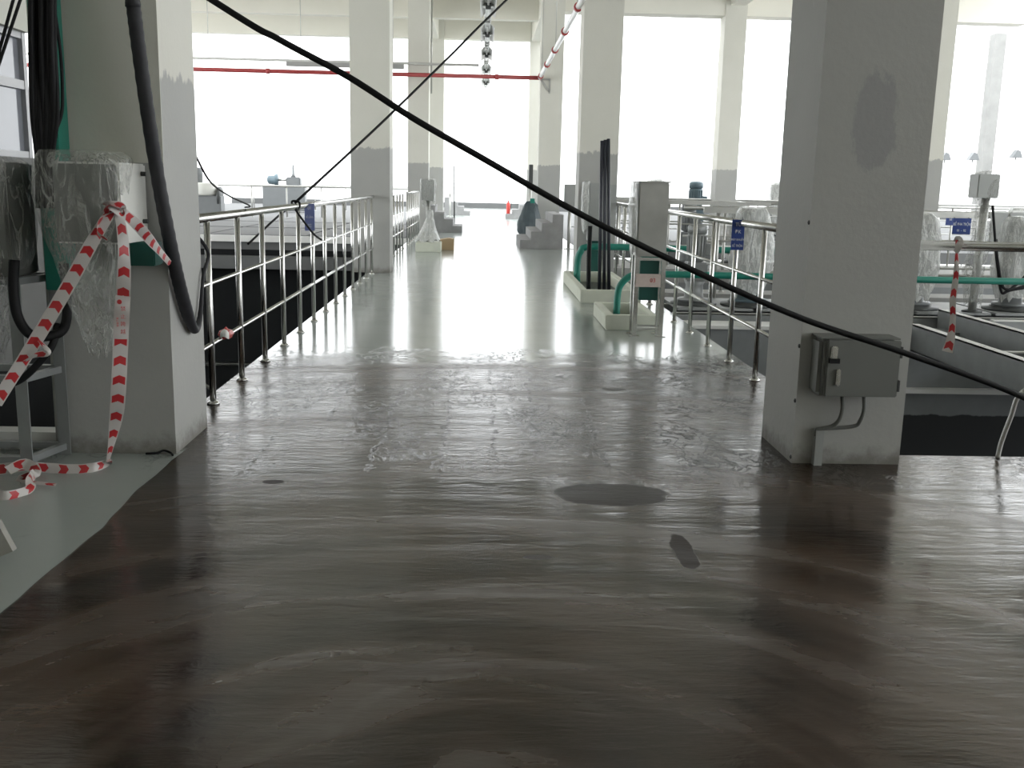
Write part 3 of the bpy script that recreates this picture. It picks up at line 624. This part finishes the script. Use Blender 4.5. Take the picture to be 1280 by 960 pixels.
far_post('slim dark board raised on a post behind the tarpaulin', 1.43, 30.5, 0, .12, 1.5, 2.05, 'dark_steel', False, 1)

# ------------------------------------------------------------------ overhead services
YP = 28.6
t = thing('fire_main', 'red fire pipe running across the hall to the third right-hand pillar', 'pipe', (1.55, YP, 0))
za = PY(250, 87, YP); zb = PY(668, 97, YP); zp = (za.z+zb.z)/2
MB().tube([(-16.2, 0, zp), (0, 0, zp)], .055, 12).build('pipe', 'red_pipe', t)
for k in range(5): MB().lathe((-1.2-k*3.1, 0, zp), [(.07, -.05), (.07, .05)], 12, 'x').build('coupling', 'red_pipe', t)
MB().bar((-.02, .1, zp-.02), (.25, .1, zp-.02), .05, .05).bar((.02, .1, zp-.04), (.25, .1, zp-.35), .05, .05).bar((.25, .1, zp), (.25, .1, zp-.4), .05, .05).build('bracket', 'galvanised', t)
t = thing('branch_pipe', 'pale pipe with red couplings running along the right-hand pillars below the roof', 'pipe', (1.52, 5, 0))
MB().tube([(0, 0, zp), (0, YP-5, zp)], .05, 12).build('pipe', 'lamp_white', t)
for k in range(9): MB().lathe((0, 1.5+k*2.7, zp), [(.075, -.07), (.075, .07)], 12, 'y').build('coupling', 'red_pipe', t)
for k in range(5): MB().tube([(0, 2.5+k*5, zp), (0, 2.5+k*5, ROOF-.85)], .008, 6).build('hanger_rod', 'galvanised', t)
t = thing('cable_tray', 'slim grey cable tray above the red fire pipe', 'cable tray', (0, YP+.3, 0))
z1 = PY(300, 74, YP+.3).z
MB().box(-16, -.15, -.05, .05, z1-.03, z1+.03).build('tray', 'galvanised', t); MB().box(-5.4, -2.2, -.06, .06, z1-.15, z1-.03).build('tray_cover', 'cabinet_grey', t)
for k in range(7): MB().tube([(-15+k*2.5, 0, z1), (-15+k*2.5, 0, ROOF)], .01, 6).build('hanger_rod', 'galvanised', t)
LZ = 4.78
def linear_light():
    t = thing('linear_light', 'white linear lamp hung end to end in a row below the roof', 'ceiling lamp', (.06, 0, LZ), 'row of hanging linear lamps')
    MB().box(-.06, .06, -1.55, 1.55, 0, .09, .012).build('housing', 'lamp_white', t)
    MB().prism([(-.06, .04), (-.15, -.05), (-.14, -.055), (-.05, .03)], -1.2, 1.2).build('reflector', 'lamp_white', t)
    MB().prism([(.06, .04), (.15, -.05), (.14, -.055), (.05, .03)], -1.2, 1.2).build('reflector', 'lamp_white', t)
    MB().tube([(0, -1.15, -.03), (0, 1.15, -.03)], .018, 10).build('tube', 'lamp_white', t)
    MB().box(-.10, .10, -.10, .10, -.05, .12, .01).build('clamp', 'galvanised', t); MB().box(-.05, .05, -.18, -.12, -.11, .02).build('driver', 'dark_steel', t)
    for y in (-1.62, 1.62): MB().lathe((0, y, .045), [(.045, -.14), (.075, -.1), (.075, .1), (.045, .14)], 12, 'y').build('joint', 'galvanised', t)
    for y in (-1.3, 1.3): MB().tube([(0, y, .09), (0, y, ROOF-LZ-.0)], .006, 6).build('hanger_rod', 'galvanised', t)
    return t
l0 = linear_light()
for k, y in enumerate((16.3, 20.0, 23.7, 27.4, 31.1, 34.8)):
    o = l0 if k == 0 else copy_tree(l0); o.location.y = y
q = PY(541.5, 10, 29.3); tag(MB().tube([(-1.46, 29.2, 6.4), (-1.46, 29.2, 3.9)], .022, 8).build('drop_pipe', 'galvanised'), 'slim conduit dropping down the third left-hand pillar', 'conduit')

# ------------------------------------------------------------------ cables
def cable(name, label, pts, r, mat='black_rubber', n=8, cat='cable', group=None): return tag(MB().tube(curve_pts(pts, n), r, 10).build(name, mat), label, cat, group)
YC = 4.62
pts = [PY(x, y, YC) for x, y in ((265, 0), (350, 50), (437, 97), (515, 147), (600, 196), (730, 270), (860, 335), (1000, 397), (1130, 441), (1280, 497))]
lead = [Vector((-4.19, YC, 4.05)), Vector((-2.6, YC, 3.1))]; tail = [Vector((3.3, YC, .20)), Vector((3.8, YC-.1, .03)), Vector((4.8, YC-.5, .017))]
cable('overhead_cable', 'thick black cable slung diagonally across the walkway past both near pillars', lead+pts+tail, .0148)
A = Vector((-1.77, 9.75, 1.26)); B_ = PY(633, 0, 12.3)
cable('overhead_cable', 'thin black cable running from the left-hand railing up to the roof', [A, A.lerp(B_, .35)+Vector((0, 0, -.03)), A.lerp(B_, .7)+Vector((0, 0, -.02)), B_, A.lerp(B_, 2.33)], .013)
cable('tie_cord', 'dark cord knotted round the left-hand railing', [PY(310, 305, 9.0), PY(358, 262, 9.5)+Vector((.0, 0, 0)), Vector((-1.735, 9.7, 1.20)), Vector((-1.73, 9.75, 1.265)), Vector((-1.80, 9.76, 1.25)), PY(390, 290, 9.9), PY(402, 300, 10.0)], .010, cat='cord')
cable('slack_wire', 'slack dark wire from the taped pillar to the left-hand railing', [Vector((-1.66, 5.99, 1.62)), PY(262, 226, 6.3), PY(285, 244, 6.9), PY(312, 257, 7.5), Vector((-1.77, 7.7, 1.265))], .006, cat='wire')
# heavy hose hung down the taped pillar
def PX(px, py, X):
    v = ray(px, py); return EYE + v*(X/v.x)
hp = [PY(163, -40, 5.18), PY(166, 0, 5.19), PY(172, 50, 5.20), PY(183, 130, 5.22), PY(197, 220, 5.25), PY(209, 285, 5.27)]
hp += [PX(220, 338, -1.597), PX(229, 374, -1.597), PX(237, 400, -1.60), PX(244, 412, -1.61), PX(250, 396, -1.615), PX(254, 345, -1.62), Vector((-1.62, 6.06, 1.05)), Vector((-1.74, 6.08, 1.20))]
HT = Vector((hp[0].x-.02, 5.17, 4.3))
pp = curve_pts([HT]+hp, 8); n_ = len(pp)
rr = [(.034 if i/n_ < .60 else .034-.024*min(1, (i/n_-.60)/.22))*(1+.07*(i % 2)) for i in range(n_)]
hs = thing('cable_hose', 'heavy tape-wrapped hose hanging down the front of the taped pillar', 'hose', HT)
MB().tube([p-HT for p in pp], rr, 12).build('hose', 'hose_grey', hs)
MB().tube([(0, 0, 0), (0, 0, 2.1)], .034, 10).build('upper_hose', 'hose_grey', hs)
for i, (x0, x1) in enumerate(((22, -4), (32, -8))):
    P0 = PY(x0, -20, 4.6); P1 = PY(x1, 75+i*25, 4.6)
    cable('hanging_wire', 'thin black wire slanting down in front of the left windows', [P0+(P0-P1)*3, P0, P1, P1+(P1-P0)*.8], .007, cat='wire', group='slanting wires by the left windows')

# ------------------------------------------------------------------ left corner: duct, cabinets, stand, film, tape
t = thing('cable_riser', 'green cable duct with a bundle of black cables rising beside the taped pillar', 'cable duct', (-2.36, 5.12, 0))
def lx(px, py, Y=5.0): p = PY(px, py, Y); return p-Vector((-2.36, 5.12, 0))
a, b_ = PY(70, 100, 5.2).x+2.36, PY(42, 100, 5.2).x+2.36
MB().box(b_, a, .06, .20, .9, 6.4, .004).build('duct', 'green_plastic', t)
for k in range(8):
    px = 38+k*4.2; bot = 47+k*2.6
    q = [lx(px, -30, 5.02+.02*(k % 3)), lx(px+1, 60, 5.02+.02*(k % 3)), lx(px+3+k*.2, 140, 5.04), lx(bot, 200, 5.05), lx(bot+1, 260, 5.06)]
    q = [q[0]+Vector((0, 0, 3.9)), q[0]+Vector((0, 0, 1.2)), q[0]+Vector((0, 0, .3))]+q
    MB().tube(curve_pts(q, 6), .012 if k % 2 else .015, 8).build('cable', 'black_rubber', t)
q = [lx(64, -60, 5.08), lx(67, 0, 5.08), lx(76, 70, 5.10), lx(78, 130, 5.1), lx(73, 155, 5.08), lx(60, 180, 5.05), lx(54, 200, 5.05)]
MB().tube(curve_pts(q, 8), .0085, 8).build('loose_wire', 'black_rubber', t)
# cabinet against the pillar
pA = PY(130, 203, 4.95); pB = PY(146, 300, 4.95); pC = PY(168, 300, 5.30)
t = thing('control_cabinet', 'pale control cabinet half wrapped in clear plastic on the taped pillar', 'cabinet', (0, 0, 0))
x0c = PY(62, 205, 4.93).x; x1c = PY(146, 205, 4.93).x; zt = PY(146, 203, 4.93).z; zb_ = PY(146, 306, 4.93).z
t.location = ((x0c+x1c)/2, 5.15, zb_)
hw = (x1c-x0c)/2; hh = zt-zb_
MB().box(-hw, hw, -.20, .19, 0, hh, .008).build('body', 'cabinet_white', t)
MB().box(-hw+.01, hw-.01, -.222, -.20, .01, hh-.01, .004).build('door', 'box_grey', t)
MB().box(hw-.05, hw+.08, .02, .16, -.12, 0, .006).build('cable_gland_box', 'green_dark', t)
for z in (.1, hh-.05): MB().lathe((hw+.012, .12, z), [(.012, -.012), (.012, .012)], 10, 'x').build('bolt', 'dark_steel', t)
bag('plastic_wrap', [(hh+.045, .15, .12, -.06, -.12), (hh+.01, .18, .15, -.05, -.12), (hh*.6, .185, .15, -.05, -.13), (.1, .18, .13, -.04, -.14), (-.15, .15, .10, .0, -.15), (-.34, .11, .08, .01, -.16), (-.52, .05, .04, .0, -.17)], 'clear_film', t, 61, amp=.05, rows=34, n=44, rag=.04)
# left cabinet on the angle-steel stand
t = thing('control_cabinet', 'grey control cabinet under draped plastic on the angle-steel stand', 'cabinet', (-2.66, 5.12, .98))
zt = PY(20, 203, 5.0).z-.98
MB().box(-.30, .375, -.12, .18, 0, zt, .008).build('body', 'box_grey', t); MB().box(-.29, .365, -.135, -.12, .02, zt-.02, .004).build('door', 'box_grey', t)
bag('plastic_wrap', [(zt+.03, .33, .14, .04, 0), (zt, .36, .18, .04, 0), (zt*.5, .36, .19, .04, -.01), (.1, .32, .2, .06, -.02), (-.1, .20, .16, .10, -.03), (-.30, .12, .1, .18, -.04), (-.42, .05, .05, .2, -.05)], 'clear_film', t, 66, amp=.05, rows=30, n=44, rag=.05)
t = thing('steel_stand', 'grey angle-steel stand under the draped cabinet', 'stand', (-2.62, 5.12, 0))
for x, y in ((.33, -.08), (.40, .22), (-.36, -.08), (-.36, .22)):
    MB().prism([(x-.03, y-.03), (x+.03, y-.03), (x+.03, y-.02), (x-.02, y-.02), (x-.02, y+.03), (x-.03, y+.03)], 0, .98, 'z').build('leg', 'steel_grey', t)
for z in (.03, .45, .94):
    for y in (-.08, .22): MB().box(-.36, .33+(.07 if y > 0 else 0), y-.02, y+.02, z, z+.035).build('cross_bar', 'steel_grey', t)
    MB().bar((.33, -.08, z+.017), (.40, .22, z+.017), .035, .035).build('side_bar', 'steel_grey', t); MB().bar((-.36, -.08, z+.017), (-.36, .22, z+.017), .035, .035).build('side_bar', 'steel_grey', t)
cable('cabinet_hose', 'thick black cable looping under the wrapped cabinets', [PY(18, 325, 4.95), PY(17, 360, 4.93), PY(22, 395, 4.92), PY(38, 418, 4.92), PY(62, 420, 4.95), PY(80, 410, 5.0), PY(84, 380, 5.05), PY(80, 330, 5.1)], .024)
cable('cabinet_hose', 'short black cable end sagging beside the stand', [PY(72, 405, 5.0), PY(66, 430, 4.95), PY(50, 452, 4.92), PY(25, 475, 4.90), PY(-5, 485, 4.9)], .018)
# barrier tape
def ribbon(ctrl, wid, parent, org, twist=(0, 0), v0=0.0, n=7, mat='barrier_tape', sag=0):
    P = curve_pts(ctrl, n); k = len(P); vs = []; uvs = []; acc = v0; W = wid if isinstance(wid, (list, tuple)) else (wid, wid)
    for i, p in enumerate(P):
        tn = (P[min(i+1, k-1)]-P[max(i-1, 0)]).normalized(); vd = (p-EYE).normalized()
        sd = tn.cross(vd).normalized(); up = sd.cross(tn); f = i/(k-1)
        an = twist[0]+(twist[1]-twist[0])*f+.25*math.sin(f*9+v0)
        ww = W[min(int(f*(len(W)-1)), len(W)-2)]*(1-(f*(len(W)-1)) % 1)+W[min(int(f*(len(W)-1))+1, len(W)-1)]*((f*(len(W)-1)) % 1) if f < 1 else W[-1]
        s_ = (sd*math.cos(an)+up*math.sin(an))*ww/2
        if i: acc += (p-P[i-1]).length/.06
        for e_ in (-1, 0, 1): vs.append(p+s_*e_+up*(.004*abs(e_))-org); uvs.append(((e_+1)/2, acc))
    fs = [(i*3+j, i*3+j+1, (i+1)*3+j+1, (i+1)*3+j) for i in range(k-1) for j in (0, 1)]
    me = bpy.data.meshes.new('strand'); me.from_pydata([tuple(v) for v in vs], [], fs); ul = me.uv_layers.new(name='UVMap')
    for p_ in me.polygons:
        p_.use_smooth = True
        for li in p_.loop_indices: ul.data[li].uv = uvs[me.loops[li].vertex_index]
    o = link('strand', me, mat, parent); return o
kn = PY(140, 262, 4.60); tp = thing('barrier_tape', 'red and white barrier tape knotted on the wrapped cabinet and trailing to the floor', 'barrier tape', kn)
ribbon([kn, PY(118, 298, 4.6), PY(92, 345, 4.6), PY(60, 400, 4.58), PY(28, 452, 4.57), PY(-6, 505, 4.55)], (.045, .06, .06, .06, .06), tp, kn, (0, .2), 0)
ribbon([PY(146, 262, 4.62), PY(152, 285, 4.62), PY(155, 320, 4.62), PY(154, 370, 4.64)], (.03, .045, .055, .065), tp, kn, (.5, 0), 2.2)
pl = ribbon([PY(154, 370, 4.64), PY(152, 395, 4.65), PY(151, 424, 4.66)], (.065, .07, .068), tp, kn, (0, 0), 0, mat='tape_plain')
ribbon([PY(151, 424, 4.66), PY(149, 470, 4.68), PY(146, 515, 4.72), PY(140, 552, 4.76), PY(135, 575, 4.80)], (.068, .07, .065, .04, .02), tp, kn, (0, .5), .3)
gpt = [G(135, 578, .03), G(118, 584, .025), G(90, 587, .02), G(60, 585, .03), G(30, 583, .05), G(-10, 588, .03)]
ribbon([PY(135, 575, 4.80)]+gpt, (.02, .04, .05, .055, .05, .06), tp, kn, (.3, .1), 1.0)
ribbon([PY(150, 262, 4.62), PY(172, 282, 4.75), PY(192, 305, 4.95), PY(213, 330, 5.22)], (.045, .05, .05, .03), tp, kn, (.1, .5), .8)
ribbon([kn+Vector((.03, 0, .0)), PY(128, 272, 4.58), PY(122, 290, 4.58), PY(134, 300, 4.57)], (.02, .04, .03, .01), tp, kn, (.9, 2.2), .4)
for k in range(3): ribbon([kn+Vector((-.03, -.005, -.02+.02*k)), kn+Vector((0, -.03, .01+.01*k)), kn+Vector((.04, -.0, -.02+.02*k)), kn+Vector((.03, .03, 0)), kn+Vector((-.03, .0, .01))], .03, tp, kn, (k, k+2), k*1.1)
ribbon([G(42, 592, .04), G(38, 600, .05), G(36, 612, .02), G(10, 620, .02), G(-8, 617, .03)], (.05, .05, .04, .05, .05), tp, kn, (.6, 0), .3)
ribbon([G(10, 588, .06), G(30, 580, .07), G(45, 590, .05), G(25, 600, .03), G(70, 606, .015)], (.05, .06, .05, .05, .02), tp, kn, (.2, 1.0), .9)
ribbon([PY(48, 425, 4.57), PY(60, 440, 4.55), PY(45, 444, 4.55), PY(30, 452, 4.55)], (.01, .03, .03, .02), tp, kn, (0, 1.0), .2)
for i, ch_ in enumerate('禁止跨越'):
    c = PY(155, 386+i*9.5, 4.635)-kn; text_mesh('lettering', ch_, .024, 'print_red', tp, c+Vector((.0, -.012, 0)), (PI/2, 0, .05))
c = PY(151, 377, 4.63)-kn; MB().lathe(c+Vector((-.002, -.012, 0)), [(.011, -.0006), (.011, .0006)], 14, 'y').build('print_roundel', 'print_red', tp)
text_mesh('lettering', '禁止跨越', .011, 'print_red', tp, PY(148, 402, 4.64)-kn+Vector((0, -.014, 0)), (PI/2, PI/2, .05))
# tape on the near right handrail
k2 = PY(1196, 315, 5.42); tp = thing('barrier_tape', 'short red and white tape hanging from the heavy right-hand handrail', 'barrier tape', k2)
ribbon([PY(1197, 300, 5.42), k2, PY(1195, 345, 5.42), PY(1191, 375, 5.42), PY(1191, 400, 5.42), PY(1188, 425, 5.42), PY(1184, 440, 5.42)], (.03, .02, .03, .035, .03, .045, .06), tp, k2, (.4, -.3), .5)
ribbon([k2+Vector((-.02, -.03, -.0)), k2+Vector((0, -.035, .05)), k2+Vector((.01, .03, .07)), k2+Vector((.02, .06, .02))], .03, tp, k2, (0, 0), .2, mat='tape_plain')
# clamp ropes at the right edge
cable('mooring_rope', 'frayed grey rope tied to a post at the edge of the right-hand pit', [PY(1247, 572, 5.5), PY(1252, 552, 5.5), PY(1264, 520, 5.48), PY(1276, 492, 5.46), Vector((3.19, 5.43, .50)), Vector((3.25, 5.43, .53))], .014, 'galvanised', cat='rope')
# offcut leaning at the left edge of the frame
tag(MB().bar(G(8, 692, .02), PY(-22, 600, 3.9)+Vector((0, -.1, 0)), .075, .035).build('timber_batten', 'timber'), 'weathered batten end standing on the grey floor strip', 'batten')
tag(MB().tube(curve_pts([G(182, 567, .01), G(196, 566, .012), G(205, 563, .02), G(213, 566, .012), G(216, 569, .008)], 5), .006, 6).build('wire_scrap', 'black_rubber'), 'curl of black wire on the floor at the taped pillar', 'wire')
# rag on the left railing
c = Vector((-1.74, 6.9, .43)); t = thing('red_rag', 'crumpled red and white rag on the middle bar of the left-hand railing', 'rag', c)
bag('cloth', [(.035, .012, .02, 0, 0), (.025, .025, .05, 0, 0), (0, .03, .07, 0, 0), (-.025, .02, .05, 0, 0)], 'red_paint', t, 71, amp=.03, rows=6, n=16, rag=.01, freq=14)
bag('cloth', [(.03, .012, .02, .01, -.08), (.015, .02, .03, .01, -.09), (-.02, .02, .03, .01, -.09)], 'cabinet_white', t, 72, amp=.02, rows=5, n=12, rag=.01, freq=14)
# switch box on the right pillar
c0 = PY(1021, 497, 5.17); c1 = PY(1126, 424, 5.17)
wd = c1.x-c0.x; hg = .31; t = thing('switch_box', 'small grey electrical switch box on the right-hand pillar', 'switch box', ((c0.x+c1.x)/2, 5.33, (c0.z+c1.z)/2))
MB().box(-wd/2, wd/2, -.15, 0, -hg/2, hg/2, .02).build('body', 'box_grey', t)
dr = MB().box(-wd/2+.035, wd/2+.004, -.17, -.15, -hg/2+.004, hg/2-.004, .005).build('door', 'box_grey', t)
ha = MB().box(-wd/2+.05, -wd/2+.085, -.185, -.17, .04, .12, .006).build('lock', 'stainless', t); MB().box(-wd/2+.045, -wd/2+.095, -.195, -.172, .03, .055).build('lock_body', 'black_rubber', ha)
MB().box(-wd/2+.085, -wd/2+.108, -.19, -.172, -.09, .0, .005).build('handle', 'stainless', t)
for z in (.09, -.09): MB().box(wd/2+.002, wd/2+.014, -.172, -.13, z-.03, z+.03).build('hinge', 'dark_steel', t)
MB().box(-wd/2-.0, wd/2+.0, -.16, 0, hg/2, hg/2+.008).build('top_lip', 'box_grey', t)
o = Vector(t.location)
for px in (1053, 1080):
    q = [PY(px, 495, 5.25)-o, PY(px, 512, 5.25)-o, PY(px-5, 526, 5.26)-o, PY(px-14, 533, 5.28)-o, PY(1026, 536, 5.29)-o, PY(1021, 538, 5.30)-o, PY(1020, 545, 5.30)-o]
    MB().tube(curve_pts(q, 6), .011, 8).build('wire', 'box_grey', t)
b0 = PY(1021, 580, 5.3); s_ = MB().box(b0.x-.022-o.x, b0.x+.022-o.x, -.045, -.0, -o.z, PY(1021, 537, 5.3).z-o.z).build('conduit_stub', 'cabinet_grey', t)
# anchors on the pillar corner
for i, (px, py) in enumerate(((1002, 432), (996, 500), (1012, 278), (985, 570))):
    p = PY(px, py, 5.36); tag(MB().lathe((1.735, 5.345, p.z), [(.004, -.014), (.012, -.01), (.012, .010), (.004, .014)], 8, 'x').build('anchor_bolt', 'dark_steel'), 'rusty anchor stub on the corner of the pillar with the switch box', 'bolt', 'anchor stubs on the pillar corner')
# drop pipes standing in the left pit
t = thing('pit_pipework', 'slim steel drop pipes and braces standing in the left-hand pit', 'pipework', (-3.0, 10.5, -3.2))
for x in (-.0, -.9): MB().tube([(x, 0, 0), (x, 0, 3.1)], .022, 8).build('pipe', 'galvanised', t)
for z in (2.75, 2.2, 1.6): MB().tube([(-1.05, .03, z), (.9, .03, z)], .015, 8).build('cross_pipe', 'steel_grey', t)
MB().tube([(-.6, .06, 3.0), (1.0, .06, 1.9)], .018, 8).build('brace', 'galvanised', t)
# cones on the far wall-side deck
for i, (px, py) in enumerate(((1216, 197), (1270, 194), (1181, 197))):
    p = PY(px, py, 40); t = thing('floodlight', 'small grey floodlight on a pole beyond the far right deck', 'floodlight', (p.x, 40, -6), 'floodlights beyond the far deck')
    MB().tube([(0, 0, 0), (0, 0, p.z+6)], .035, 8).build('pole', 'lamp_white', t); MB().prism([(-.22, -.1), (.2, -.1), (.1, .15), (-.02, .2)], -.15, .15).build('lamp_head', 'motor_grey', t).location.z = p.z+6
